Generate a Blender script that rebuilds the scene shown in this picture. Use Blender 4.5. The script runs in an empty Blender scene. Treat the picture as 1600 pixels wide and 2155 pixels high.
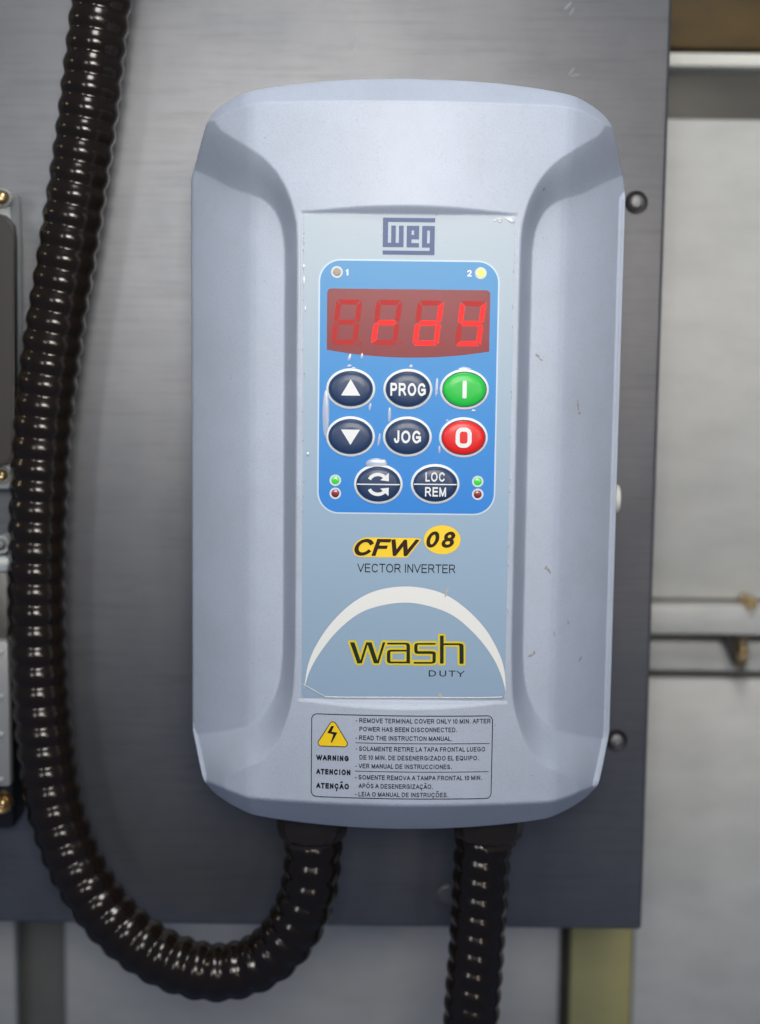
import bpy, bmesh, math, random
import numpy as np
from mathutils import Vector, Matrix
from mathutils.geometry import delaunay_2d_cdt
random.seed(7); rng = np.random.default_rng(7)
sc = bpy.context.scene; COL = sc.collection

# ------------------------------------------------------------------ camera
F = 3000.0; PITCH = math.radians(6.25); ROLL = math.radians(0.68)
D = 0.115                       # depth of the inverter in front of the steel plate (plate front is Y = 0)
S = 0.00022                     # one label unit in metres
CAMY = -D - 0.66
def _rx(a): c, s = math.cos(a), math.sin(a); return np.array([[1,0,0],[0,c,-s],[0,s,c]])
def _rz(a): c, s = math.cos(a), math.sin(a); return np.array([[c,-s,0],[s,c,0],[0,0,1]])
R = _rx(math.pi/2 - PITCH) @ _rz(ROLL)
cam = bpy.data.cameras.new('camera'); camo = bpy.data.objects.new('camera', cam); COL.objects.link(camo)
M = Matrix(R.tolist()).to_4x4(); M.translation = (0, CAMY, 0); camo.matrix_world = M
cam.sensor_fit = 'VERTICAL'; cam.sensor_height = 24.0; cam.lens = 24.0 * F / 2155.0
cam.clip_start = 0.02; cam.clip_end = 30
cam.dof.use_dof = True; cam.dof.focus_distance = 0.665; cam.dof.aperture_fstop = 2.7
sc.camera = camo

# ------------------------------------------------------------------ light
w = bpy.data.worlds.new('World'); sc.world = w; w.use_nodes = True
w.node_tree.nodes['Background'].inputs[0].default_value = (0.44, 0.60, 1.0, 1)
w.node_tree.nodes['Background'].inputs[1].default_value = 0.155
def lamp(name, loc, target, sx, sy, power, col, spread=180):
    l = bpy.data.lights.new(name, 'AREA'); l.shape = 'RECTANGLE'; l.size = sx; l.size_y = sy
    l.energy = power; l.color = col; l.spread = math.radians(spread)
    o = bpy.data.objects.new(name, l); COL.objects.link(o); o.location = loc
    o.rotation_euler = (Vector(target) - Vector(loc)).to_track_quat('-Z', 'Y').to_euler(); return o
lamp('key_light', (0.02, -1.00, 0.17), (0, -0.1, 0.10), 0.28, 0.24, 1.22, (1.0, 0.955, 0.885), 78)
lamp('ceiling_light', (0.03, -0.75, 1.15), (0.02, -0.10, 0.0), 0.34, 0.50, 10.5, (1.0, 0.98, 0.95))
lamp('left_strip_light', (-0.52, -1.30, 0.14), (0, 0, 0), 0.12, 0.34, 1.6, (1.0, 0.99, 0.97))
lamp('right_strip_light', (0.43, -1.40, 0.02), (0.155, 0, 0.0), 0.12, 0.34, 0.13, (1.0, 0.84, 0.68), 40)
lamp('warm_lamp', (-1.1, -0.25, 0.35), (-0.1, -0.05, 0), 0.10, 0.10, 0.4, (1.0, 0.78, 0.45))
sc.view_settings.view_transform = 'Standard'; sc.view_settings.look = 'None'
sc.view_settings.gamma = 1; sc.view_settings.exposure = 0.04

# ------------------------------------------------------------------ helpers
def P(px, py, Y):
    d = R @ np.array([(px - 800) / F, -(py - 1077.5) / F, -1.0]); t = (Y - CAMY) / d[1]
    return Vector((d[0]*t, Y, d[2]*t))
C0 = P(855, 955, -D)
def L(px, py, Y=-D):
    p = P(px, py, Y); return ((p.x - C0.x) / S, (p.z - C0.z) / S)
def W(x, z, h=0.0): return (C0.x + x*S, -D - h*S, C0.z + z*S)      # local units -> world, h is towards the viewer
def origin(o):
    v = Vector((0,0,0))
    while o is not None: v += o.location; o = o.parent
    return v
def mobj(name, verts, faces, mat, parent=None, smooth=False, sub=None):
    me = bpy.data.meshes.new(name); og = origin(parent) if parent else Vector((0,0,0))
    me.from_pydata([(v[0]-og.x, v[1]-og.y, v[2]-og.z) for v in verts], [], [tuple(f) for f in faces])
    me.materials.append(mat)
    if smooth: me.polygons.foreach_set('use_smooth', [True]*len(me.polygons))
    me.update(); o = bpy.data.objects.new(name, me); COL.objects.link(o)
    if parent: o.parent = parent
    return o
def bobj(name, bm, mat, parent=None, smooth=False):
    bmesh.ops.recalc_face_normals(bm, faces=bm.faces)
    vs = [tuple(v.co) for v in bm.verts]; bm.verts.index_update()
    fs = [[v.index for v in f.verts] for f in bm.faces]; bm.free()
    return mobj(name, vs, fs, mat, parent, smooth)
def autosmooth(o, ang=40):
    me = o.data; me.polygons.foreach_set('use_smooth', [True]*len(me.polygons))
    try: me.set_sharp_from_angle(angle=math.radians(ang))
    except Exception: pass
def tag(o, label=None, cat=None, group=None, kind=None):
    if label: o['label'] = label
    if cat: o['category'] = cat
    if group: o['group'] = group
    if kind: o['kind'] = kind
    return o
def empty(name, loc, label, cat, group=None):
    o = bpy.data.objects.new(name, None); COL.objects.link(o); o.location = loc; o.empty_display_size = 0.02
    return tag(o, label, cat, group)
def box(bm, x0, x1, y0, y1, z0, z1, bevel=0.0, seg=2):
    r = bmesh.ops.create_cube(bm, size=1.0); vs = r['verts']
    for v in vs:
        v.co = Vector(((x0+x1)/2 + v.co.x*(x1-x0), (y0+y1)/2 + v.co.y*(y1-y0), (z0+z1)/2 + v.co.z*(z1-z0)))
    if bevel > 0:
        es = list({e for v in vs for e in v.link_edges})
        bmesh.ops.bevel(bm, geom=es, offset=bevel, segments=seg, profile=0.5, affect='EDGES')
def lathe(bm, prof, c, axis='Y', n=40, facets=None, amp=0.0):
    rings = []
    for (r, t) in prof:
        ring = []
        for k in range(n):
            a = 2*math.pi*k/n; rr = r*(1 + amp*abs(math.sin(a*facets/2)) ) if facets else r
            if axis == 'Y': co = (c[0]+rr*math.cos(a), c[1]+t, c[2]+rr*math.sin(a))
            else: co = (c[0]+rr*math.cos(a), c[1]+rr*math.sin(a), c[2]+t)
            ring.append(bm.verts.new(co))
        rings.append(ring)
    for a, b in zip(rings, rings[1:]):
        for k in range(n): bm.faces.new((a[k], a[(k+1)%n], b[(k+1)%n], b[k]))
    bm.faces.new(rings[0]); bm.faces.new(rings[-1])

# ------------------------------------------------------------------ materials
def mat(name, col, rough=0.5, metal=0.0, spec=0.5, coat=0.0, coat_rough=0.1, emit=None, estr=0.0):
    m = bpy.data.materials.new(name); m.use_nodes = True; b = m.node_tree.nodes['Principled BSDF']
    b.inputs['Base Color'].default_value = (*col, 1); b.inputs['Roughness'].default_value = rough
    b.inputs['Metallic'].default_value = metal; b.inputs['Specular IOR Level'].default_value = spec
    b.inputs['Coat Weight'].default_value = coat; b.inputs['Coat Roughness'].default_value = coat_rough
    if emit: b.inputs['Emission Color'].default_value = (*emit, 1); b.inputs['Emission Strength'].default_value = estr
    return m
def nodes(m): return m.node_tree.nodes, m.node_tree.links, m.node_tree.nodes['Principled BSDF']
def coords(m, scale=(1,1,1)):
    N, Lk, b = nodes(m); tc = N.new('ShaderNodeTexCoord'); mp = N.new('ShaderNodeMapping')
    mp.inputs['Scale'].default_value = scale; Lk.new(tc.outputs['Object'], mp.inputs['Vector']); return mp.outputs['Vector']
def noise(m, scale, detail=4, rough=0.6, sc3=(1,1,1)):
    N, Lk, b = nodes(m); n = N.new('ShaderNodeTexNoise'); n.inputs['Scale'].default_value = scale
    n.inputs['Detail'].default_value = detail; n.inputs['Roughness'].default_value = rough
    Lk.new(coords(m, sc3), n.inputs['Vector']); return n.outputs['Fac']
def ramp(m, fac, stops):
    N, Lk, b = nodes(m); r = N.new('ShaderNodeValToRGB'); e = r.color_ramp.elements
    while len(e) < len(stops): e.new(0.5)
    for k, (p, c) in enumerate(stops): e[k].position = p; e[k].color = (*c, 1) if not isinstance(c, float) else (c, c, c, 1)
    Lk.new(fac, r.inputs['Fac']); return r.outputs['Color']
def bump(m, fac, strength, dist, chain=None):
    N, Lk, b = nodes(m); n = N.new('ShaderNodeBump'); n.inputs['Strength'].default_value = strength
    n.inputs['Distance'].default_value = dist; Lk.new(fac, n.inputs['Height'])
    if chain: Lk.new(chain, n.inputs['Normal'])
    Lk.new(n.outputs['Normal'], b.inputs['Normal']); return n.outputs['Normal']
def mixc(m, fac, a, b_, mode='MIX', f=None):
    N, Lk, b = nodes(m); n = N.new('ShaderNodeMix'); n.data_type = 'RGBA'; n.blend_type = mode
    if fac is None: n.inputs[0].default_value = f
    else: Lk.new(fac, n.inputs[0])
    for i, v in ((6, a), (7, b_)):
        if isinstance(v, tuple): n.inputs[i].default_value = (*v, 1)
        else: Lk.new(v, n.inputs[i])
    return n.outputs[2]

COVER = mat('cover_plastic', (0.395, 0.45, 0.545), 0.42, spec=0.5)
N, Lk, b = nodes(COVER)
sp = ramp(COVER, noise(COVER, 2600, 2, 0.5), [(0.30, (0.80,0.80,0.80)), (0.45, (1,1,1)), (0.8, (1.06,1.06,1.06))])
dirt = ramp(COVER, noise(COVER, 28, 6, 0.7), [(0.35, (0.93,0.93,0.92)), (0.6, (1,1,1))])
vo = N.new('ShaderNodeTexVoronoi'); vo.inputs['Scale'].default_value = 95; vo.inputs['Randomness'].default_value = 1
Lk.new(coords(COVER), vo.inputs['Vector'])
speck = ramp(COVER, vo.outputs['Distance'], [(0.0, (0.45,0.42,0.40)), (0.030, (0.7,0.68,0.66)), (0.05, (1,1,1))])
c1 = mixc(COVER, None, (0.395, 0.45, 0.545), sp, 'MULTIPLY', 1.0)
c2 = mixc(COVER, None, c1, dirt, 'MULTIPLY', 1.0)
c3 = mixc(COVER, None, c2, speck, 'MULTIPLY', 0.7); Lk.new(c3, b.inputs['Base Color'])
bump(COVER, noise(COVER, 1500, 3, 0.5), 0.20, 0.0004)
HOUSING = mat('housing_plastic', (0.36, 0.40, 0.47), 0.5)

def film(name, col, rough=0.45):
    m = mat(name, col, rough, spec=0.22, coat=0.06, coat_rough=0.22)
    bump(m, noise(m, 55, 3, 0.5), 0.12, 0.0012); return m
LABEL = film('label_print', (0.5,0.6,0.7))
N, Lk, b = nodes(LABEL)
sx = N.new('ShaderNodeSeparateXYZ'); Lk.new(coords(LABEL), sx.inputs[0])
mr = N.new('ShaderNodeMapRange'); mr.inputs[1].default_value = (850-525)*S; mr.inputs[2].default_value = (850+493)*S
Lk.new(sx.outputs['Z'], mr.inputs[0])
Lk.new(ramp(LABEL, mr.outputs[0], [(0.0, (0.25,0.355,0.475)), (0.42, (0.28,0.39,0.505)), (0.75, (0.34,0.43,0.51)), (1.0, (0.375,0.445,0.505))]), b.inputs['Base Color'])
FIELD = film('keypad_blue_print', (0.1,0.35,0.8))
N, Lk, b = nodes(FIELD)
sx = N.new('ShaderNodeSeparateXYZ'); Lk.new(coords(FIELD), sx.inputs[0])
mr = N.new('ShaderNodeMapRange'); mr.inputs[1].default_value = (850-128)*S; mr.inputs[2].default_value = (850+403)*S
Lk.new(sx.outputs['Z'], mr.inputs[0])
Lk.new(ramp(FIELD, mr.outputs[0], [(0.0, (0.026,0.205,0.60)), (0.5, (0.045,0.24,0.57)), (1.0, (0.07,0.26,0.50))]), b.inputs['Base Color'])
WHITE = film('white_print', (0.70,0.73,0.74)); CREAM = film('cream_print', (0.72,0.73,0.71))
PALE = film('pale_border_print', (0.50,0.62,0.74))
NAVY = film('navy_print', (0.045,0.08,0.20)); INK = mat('black_ink', (0.006,0.007,0.016), 0.6, spec=0.15)
BROWNINK = mat('dark_brown_ink', (0.030,0.014,0.008), 0.6, spec=0.15); GREENINK = mat('dark_green_ink', (0.012,0.022,0.014), 0.6, spec=0.15)
YEL = mat('yellow_ink', (0.85,0.58,0.003), 0.4, coat=0.3); YEL2 = mat('olive_yellow_ink', (0.66,0.52,0.005), 0.4, coat=0.3)
BTN = mat('navy_button', (0.016,0.040,0.105), 0.42, spec=0.25, coat=0.16, coat_rough=0.18)
GRN = mat('green_button', (0.012,0.46,0.05), 0.42, spec=0.25, coat=0.16, coat_rough=0.18)
RED = mat('red_button', (0.66,0.012,0.012), 0.42, spec=0.25, coat=0.16, coat_rough=0.18)
WINDOW = mat('red_display_window', (0.165,0.020,0.026), 0.45, spec=0.2, coat=0.10, coat_rough=0.22, emit=(0.8,0.05,0.06), estr=0.06)
SEGON = mat('lit_red_segment', (0.5,0.006,0.006), 0.5, spec=0.2, emit=(1.0,0.02,0.018), estr=0.85)
SEGOFF = mat('unlit_red_segment', (0.33,0.014,0.014), 0.5, spec=0.2, emit=(1,0.03,0.03), estr=0.10)
LEDG = mat('lit_green_led', (0.02,0.35,0.03), 0.25, coat=0.6, emit=(0.05,0.9,0.08), estr=0.35)
LEDR = mat('unlit_red_led', (0.20,0.012,0.02), 0.3, coat=0.5); LEDX = mat('unlit_clear_led', (0.36,0.31,0.25), 0.5, spec=0.3)
LEDY = mat('lit_yellow_led', (0.6,0.52,0.10), 0.5, spec=0.3, coat=0.0, emit=(1,0.9,0.25), estr=0.5)
LEDRING = mat('white_led_ring', (0.56,0.62,0.66), 0.5, spec=0.3, coat=0.0)
DIRT = mat('brown_scuff', (0.27,0.25,0.25), 0.7)
GLINTFILM = bpy.data.materials.new('pale_glint_film'); GLINTFILM.use_nodes = True
N = GLINTFILM.node_tree.nodes; Lk = GLINTFILM.node_tree.links; N.clear()
o_ = N.new('ShaderNodeOutputMaterial'); mx = N.new('ShaderNodeMixShader'); tr = N.new('ShaderNodeBsdfTransparent')
gl = N.new('ShaderNodeBsdfGlossy'); gl.inputs['Roughness'].default_value = 0.26; fr = N.new('ShaderNodeFresnel'); fr.inputs[0].default_value = 1.7
df = N.new('ShaderNodeBsdfDiffuse'); df.inputs['Color'].default_value = (0.85, 0.88, 0.90, 1); m0 = N.new('ShaderNodeMixShader'); m0.inputs[0].default_value = 0.34  # white diffuse mixed in so the film shows as pale glints
Lk.new(tr.outputs[0], m0.inputs[1]); Lk.new(df.outputs[0], m0.inputs[2]); Lk.new(fr.outputs[0], mx.inputs[0]); Lk.new(m0.outputs[0], mx.inputs[1]); Lk.new(gl.outputs[0], mx.inputs[2]); Lk.new(mx.outputs[0], o_.inputs[0])

STEEL = mat('brushed_steel', (0.50,0.50,0.51), 0.36, metal=0.80)
N, Lk, b = nodes(STEEL)
g1 = noise(STEEL, 40, 6, 0.65, (0.6, 1, 14)); g2 = noise(STEEL, 7, 5, 0.7); g3 = noise(STEEL, 60, 5, 0.7, (0.25, 1, 5))
Lk.new(ramp(STEEL, g1, [(0.25, 0.44), (0.75, 0.49)]), b.inputs['Roughness'])
ca = ramp(STEEL, g2, [(0.28, (0.135,0.142,0.157)), (0.72, (0.200,0.205,0.214))])
cb = ramp(STEEL, g3, [(0.32, (0.88,0.87,0.86)), (0.5, (1,1,1)), (0.72, (1.04,1.04,1.04))])
Lk.new(mixc(STEEL, None, ca, cb, 'MULTIPLY', 1.0), b.inputs['Base Color'])
b.inputs['Anisotropic'].default_value = 0.0
bump(STEEL, g1, 0.05, 0.0004)
SCRATCH = mat('pale_scratch', (0.24,0.26,0.29), 0.5)
DARKHOLE = mat('rubber_and_shadow_black', (0.010,0.010,0.011), 0.5)
BOLT = mat('bolt_steel', (0.28,0.28,0.28), 0.65, metal=1.0); BRASS = mat('brass', (0.62,0.46,0.24), 0.3, metal=1.0)
HOSE = mat('black_hose_plastic', (0.010,0.0065,0.004), 0.16, spec=0.45)
Nh, Lh, bh = nodes(HOSE); Lh.new(ramp(HOSE, noise(HOSE, 90, 5, 0.7), [(0.35, 0.13), (0.62, 0.20), (0.75, 0.42)]), bh.inputs['Roughness'])
bump(HOSE, noise(HOSE, 120, 2, 0.5), 0.05, 0.0004)
GLAND = mat('dark_bronze_gland', (0.020,0.014,0.009), 0.22, spec=0.6)
def painted(name, col, rough=0.45, var=0.06):
    m = mat(name, col, rough); N, Lk, b = nodes(m)
    n1 = noise(m, 16, 6, 0.65, (1,1,2.5)); lo = tuple(c*(1-var*2) for c in col); hi = tuple(min(1, c*(1+var)) for c in col)
    Lk.new(ramp(m, n1, [(0.3, lo), (0.65, hi)]), b.inputs['Base Color'])
    bump(m, noise(m, 30, 5, 0.6, (0.6,1,2.2)), 0.15, 0.003); return m
WALLP = painted('white_cabinet_paint', (0.455,0.465,0.45)); WALLLOW = painted('grey_panel_paint', (0.47,0.475,0.455))
RIM = painted('lit_rim_plug_cream', (0.66,0.67,0.62)); GREY = painted('dark_grey_backing', (0.085,0.085,0.075))
SHADEGREY = painted('mid_grey_shade', (0.17,0.17,0.155)); AMBER = painted('amber_brown_paint', (0.075,0.045,0.006), 0.6, 0.2); OLIVE = painted('olive_yellow_paint', (0.42,0.39,0.18))
GROOVESHADE = painted('tan_groove_shade', (0.20,0.19,0.13), 0.7)
BOXGREY = painted('box_grey_paint', (0.34,0.37,0.38), 0.35); LID = mat('dark_lid_steel', (0.032,0.029,0.027), 0.45, metal=0.0, spec=0.3)
BLACK = mat('black_box_plastic', (0.008,0.008,0.009), 0.35); SMOKE = mat('frosted_grey_cover', (0.22,0.225,0.23), 0.35)

# ------------------------------------------------------------------ background behind the plate
def slab(name, px0, px1, py0, py1, Y, thick, m, parent=None, bevel=0.0015):
    a = P(px0, (py0+py1)/2, Y); b2 = P(px1, (py0+py1)/2, Y); t = P((px0+px1)/2, py0, Y); u = P((px0+px1)/2, py1, Y)
    bm = bmesh.new(); box(bm, a.x, b2.x, Y, Y+thick, u.z, t.z, bevel)
    o = bobj(name, bm, m, parent); autosmooth(o); return o
WY = 0.14
def at_base(px, py, Y): return P(px, py, Y)
upper = empty('cabinet_panel', at_base(1600, 1250, WY), 'large white painted cabinet panel at right edge, above the bolted rail', 'panel')
slab('panel_face', 900, 2300, 252, 1262, WY, 0.02, WALLP, upper)
slab('recessed_band', 900, 2300, 120, 256, WY+0.022, 0.012, GREY, upper)  # darker grey band set back below the rim
slab('top_rim', 900, 2300, 112, 141, WY-0.006, 0.02, RIM, upper)  # the lip's catch of light is put into its paler colour
beam = slab('amber_beam', 900, 2300, -500, 104, WY+0.07, 0.05, AMBER)
tag(beam, 'dark amber brown beam above the white cabinet rim, top right corner', 'beam')
rail = empty('rail', at_base(1600, 1340, WY), 'pale horizontal ledge rail with brass stud between the two white panels', 'rail')
slab('flange', 900, 2300, 1276, 1337, WY-0.018, 0.018, WALLP, rail)
slab('groove_shade_strip', 900, 2300, 1250, 1275, WY+0.004, 0.012, GROOVESHADE, rail)  # tan tone of the shadowed groove, painted as a strip
slab('lower_lip', 900, 2300, 1352, 1414, WY-0.002, 0.015, WALLP, rail)
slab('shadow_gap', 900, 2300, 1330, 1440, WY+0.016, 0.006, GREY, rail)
low = slab('lower_panel', 1336, 2300, 1434, 2500, WY-0.004, 0.02, WALLLOW)
tag(low, 'white painted panel filling the bottom right, below the rail', 'panel')
for (px, py, lab) in ((1578, 1268, 'small brass bolt tip resting on the rail at right edge'), (1562, 1375, 'brass stud hanging under the rail at right edge')):
    bt = empty('rail_bolt', P(px, py, WY-0.02), lab, 'bolt', 'brass bolts on the rail'); bm = bmesh.new(); c = P(px, py, WY-0.016)
    lathe(bm, [(0.0032,-0.006),(0.0042,-0.004),(0.0042,0.012)], c, 'Y', 20); o = bobj('bolt_head', bm, BRASS, bt); autosmooth(o)
    bm = bmesh.new(); lathe(bm, [(0.0020,-0.012),(0.0020,0.004)] if py < 1300 else [(0.003,-0.010),(0.0036,-0.008),(0.0036,0.010)], (c.x, c.y+0.001, c.z), 'Z', 20)
    o = bobj('shank', bm, BRASS if py > 1300 else BOLT, bt); autosmooth(o)
    if py > 1300:
        bm = bmesh.new(); v = [bm.verts.new(tuple(P(x, y, yy))) for yy in (WY-0.004, WY-0.014) for (x, y) in ((1518,1342),(1572,1342),(1572,1402),(1545,1402))]
        bm.faces.new(v[:4]); bm.faces.new(v[4:][::-1])
        for k in range(4): bm.faces.new((v[k], v[(k+1)%4], v[4+(k+1)%4], v[4+k]))
        bobj('stud_shadow', bm, DARKHOLE, bt)  # solid black wedge standing in for the stud's shadow
lp = slab('back_panel', 138, 1176, 1700, 2500, WY+0.012, 0.01, WALLLOW); tag(lp, 'wide pale grey back panel under the steel plate', 'panel')
lf = slab('back_panel', -500, 34, 1700, 2500, WY+0.012, 0.01, WALLLOW); tag(lf, 'narrow pale grey back panel at the bottom left corner', 'panel')
po = slab('dark_strip', 20, 150, 1650, 2500, WY+0.034, 0.02, SHADEGREY); tag(po, 'dark strip painted as the shadow between the back panels, bottom left', 'dark_strip')  # flat grey strip stands in for an upright band of shadow
st = slab('dark_strip', 1170, 1206, 1650, 2500, WY+0.034, 0.02, GREY); tag(st, 'thin dark strip in the gap beside the olive strip', 'dark_strip')  # dark backing strip that fills the gap
ol = slab('olive_strip', 1200, 1350, 1650, 2500, WY+0.006, 0.01, OLIVE); tag(ol, 'olive yellow upright strip under the plate at right', 'strip')
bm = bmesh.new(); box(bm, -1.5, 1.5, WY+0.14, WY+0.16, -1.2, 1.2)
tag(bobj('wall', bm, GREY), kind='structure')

# ------------------------------------------------------------------ steel plate
pr = P(1383, 978, 0).x; pb = P(800, 1951, 0).z
PZ1 = 0.42; PX0 = -0.50
plate = empty('mounting_plate', (0, 0, pb), 'brushed stainless steel mounting plate behind the inverter', 'plate')
bm = bmesh.new(); box(bm, PX0, pr, 0, 0.020, pb, PZ1, 0.0022, 3)
o = bobj('plate_face', bm, STEEL, plate); autosmooth(o)
for (px, py, wd, rot) in ((742,88,3,1.2),(748,80,2,1.1),(750,98,2,1.3),(1196,12,3,0.8),(1204,24,2,1.0),(1203,150,2,0.9),(1210,158,2,0.2)):
    c = P(px, py, -0.0003); n = 7; vs = []; ln = 0.0018 + 0.0004*wd
    for k in range(n):
        t = k/(n-1)*2-1; hw = 0.00010*wd*(1-t*t)+0.00004; j = rng.normal(0, 0.00012)
        dx, dz = math.cos(rot)*t*ln, math.sin(rot)*t*ln; vs += [(c.x+dx-hw+j, c.y, c.z+dz+hw), (c.x+dx+hw+j, c.y, c.z+dz-hw)]
    mobj('scratch', vs, [(2*k, 2*k+1, 2*k+3, 2*k+2) for k in range(n-1)], SCRATCH, plate)
for (px, py, lab, g) in ((1339, 426, 'round dark collared bolt on the plate beside the inverter top right', 1.0), (1297, 1557, 'round dark collared bolt on the plate beside the inverter bottom right', 1.0)):
    c = P(px, py, 0); bt = empty('plate_bolt', c, lab, 'bolt', 'collared bolts in the steel plate')
    bm = bmesh.new(); lathe(bm, [(0.0060,-0.0002),(0.0061,-0.0010),(0.0056,-0.0014),(0.0045,-0.0008),(0.0038,-0.0006)], c, 'Y', 36); o = bobj('collar', bm, DARKHOLE, bt); autosmooth(o, 60)
    bm = bmesh.new(); lathe(bm, [(0.0036,-0.0006),(0.0036,-0.0016),(0.0032,-0.0024),(0.0020,-0.0028),(0.0004,-0.0029)], c, 'Y', 28); o = bobj('bolt_head', bm, BOLT, bt); autosmooth(o, 60)
# faint capped hole in the plate by the right hose
c = P(942, 1884, 0); bm = bmesh.new(); lathe(bm, [(0.0058,-0.0001),(0.0058,-0.0007),(0.0050,-0.0009),(0.0046,-0.0004),(0.0004,-0.0004)], c, 'Y', 36)
o = bobj('plug', bm, STEEL); autosmooth(o); tag(o, 'faint flush round plug in the plate beside the straight hose', 'plug')

# ------------------------------------------------------------------ hoses
def spline(pts, n=30):
    pts = [np.array(p, float) for p in pts]; pts = [2*pts[0]-pts[1]] + pts + [2*pts[-1]-pts[-2]]; out = []
    for i in range(1, len(pts)-2):
        p0, p1, p2, p3 = pts[i-1:i+3]
        for k in range(n):
            t = k/n; out.append(0.5*((2*p1)+(-p0+p2)*t+(2*p0-5*p1+4*p2-p3)*t*t+(-p0+3*p1-3*p2+p3)*t**3))
    out.append(pts[-2]); return np.array(out)
def hose_mesh(name, pts, r0, pitch, parent, tilt=0.0, amp=0.105, phase=0.0):
    c = spline(pts); d = np.r_[0, np.cumsum(np.linalg.norm(np.diff(c, axis=0), axis=1))]
    per = 14; step = pitch/per; n = int(d[-1]/step); s = np.arange(n)*step
    p = np.stack([np.interp(s, d, c[:, k]) for k in range(3)], 1)
    ker = np.ones(9)/9
    t = np.gradient(p, axis=0); t /= np.linalg.norm(t, axis=1)[:, None]
    up = np.array([0, -1.0, 0]); NA = 48; th = np.arange(NA)/NA*2*np.pi; V = []
    a = np.cross(t, up); a /= np.linalg.norm(a, axis=1)[:, None]; bq = np.cross(a, t)
    for i in range(n):
        ph = s[i]/pitch + tilt*np.cos(th) + phase + 0.02*math.sin(s[i]*61)
        q = np.abs(np.sin(np.pi*ph)); prof = np.sqrt(q*q+0.10)
        rr = r0*(1-amp/2+amp*prof)*(1+0.006*math.sin(s[i]*90))
        V.append(p[i] + np.outer(rr*np.cos(th), a[i]) + np.outer(rr*np.sin(th), bq[i]))
    V = np.concatenate(V).tolist(); Fc = []
    for i in range(n-1):
        for k in range(NA): k2 = (k+1) % NA; Fc.append((i*NA+k, i*NA+k2, (i+1)*NA+k2, (i+1)*NA+k))
    Fc.append(tuple(range(NA))); Fc.append(tuple((n-1)*NA+k for k in range(NA))[::-1])
    return mobj(name, V, Fc, HOSE, parent, True)
def pp(l): return [tuple(P(x, y, Y)) for (x, y, Y) in l]
h1 = empty('looped_hose', P(658, 1735, -0.055), 'glossy black corrugated hose running down the left and looping up into the inverter', 'hose', 'black corrugated hoses')
hose_mesh('hose_tube', pp([(240,-160,-.030),(214,0,-.030),(183,260,-.030),(144,520,-.030),(114,705,-.030),(91,900,-.030),(80,1113,-.030),(78,1280,-.030),(83,1420,-.030),(97,1581,-.031),
   (117,1700,-.033),(158,1815,-.036),(215,1910,-.039),(290,1983,-.042),(375,2030,-.045),(465,2046,-.048),(550,2022,-.050),(610,1965,-.052),(645,1890,-.054),(658,1815,-.055),(661,1740,-.055)]), 0.01445, 0.0109, h1, 0.03, 0.125)
h2 = empty('straight_hose', P(1026, 1735, -0.055), 'glossy black corrugated hose dropping straight down from the inverter', 'hose', 'black corrugated hoses')
hose_mesh('hose_tube', pp([(1021,1730,-.055),(1015,1795,-.055),(1009,1900,-.055),(1002,2010,-.055),(994,2110,-.055),(985,2250,-.054)]), 0.01420, 0.0099, h2, 0.22, 0.11, 0.3)
for (h, px, tilt) in ((h1, 658, 0), (h2, 1027, 0)):
    c = P(px, 1720, -0.055); r = 0.0182
    bm = bmesh.new(); lathe(bm, [(r*0.74,-0.0112),(r*0.86,-0.0104),(r*0.95,-0.0082),(r,-0.0040),(r,0.004),(r*0.97,0.016),(r*0.9,0.030)], c, 'Z', 96, 12, 0.035)
    o = bobj('gland_nut', bm, GLAND, h); autosmooth(o, 50)
    bm = bmesh.new(); lathe(bm, [(r*0.76,-0.0140),(r*0.82,-0.0134),(r*0.82,-0.0104)], c, 'Z', 60); o = bobj('seal_ring', bm, GLAND, h); autosmooth(o, 50)

# ------------------------------------------------------------------ boxes cut by the left edge
def screw(px, py, Y, r, m, parent, ringm=None, rr=None):
    c = P(px, py, Y)
    if ringm:
        bm = bmesh.new(); lathe(bm, [(rr,0.002),(rr,-0.0022),(rr*0.86,-0.0030),(r*1.08,-0.0022),(r*1.05,-0.0006)], c, 'Y', 32); o = bobj('screw_boss', bm, ringm, parent); autosmooth(o, 50)
    bm = bmesh.new(); lathe(bm, [(r,0),(r,-0.0026),(r*0.8,-0.0040),(r*0.42,-0.0046),(r*0.38,-0.0030),(r*0.1,-0.0029)], c, 'Y', 28); o = bobj('screw', bm, m, parent); autosmooth(o, 50)
b1 = empty('junction_box', P(-60, 1030, -0.02), 'grey box with dark lid and corner screws, upper left edge', 'junction box')
slab('box_base', -420, 29, 396, 1030, -0.022, 0.022, BOXGREY, b1, 0.004)
def lid(pts, Y0, Y1, m, parent, name='lid'):
    bm = bmesh.new(); a = [bm.verts.new(tuple(P(x, y, Y0))) for x, y in pts]; 
    b_ = [bm.verts.new((v.co.x, Y1, v.co.z)) for v in a]; bm.faces.new(a); bm.faces.new(b_[::-1]); n = len(a)
    for k in range(n): bm.faces.new((a[k], a[(k+1)%n], b_[(k+1)%n], b_[k]))
    bmesh.ops.bevel(bm, geom=[e for e in bm.edges if all(v in a for v in e.verts)], offset=0.0012, segments=2, affect='EDGES')
    o = bobj(name, bm, m, parent); autosmooth(o); return o
lid([(-400,445),(-20,445),(8,452),(25,472),(29,500),(29,955),(22,972),(-5,985),(-400,985)], -0.030, -0.022, LID, b1)
screw(7, 418, -0.022, 0.0034, BRASS, b1, BOXGREY, 0.0050); screw(7, 1000, -0.022, 0.0030, BRASS, b1, BOXGREY, 0.0044)
b2 = empty('switch_box', P(-60, 1740, -0.02), 'black box with frosted grey cover on the lower left edge', 'switch box')
slab('box_base', -420, 26, 1188, 1745, -0.026, 0.026, BLACK, b2, 0.004)
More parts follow.
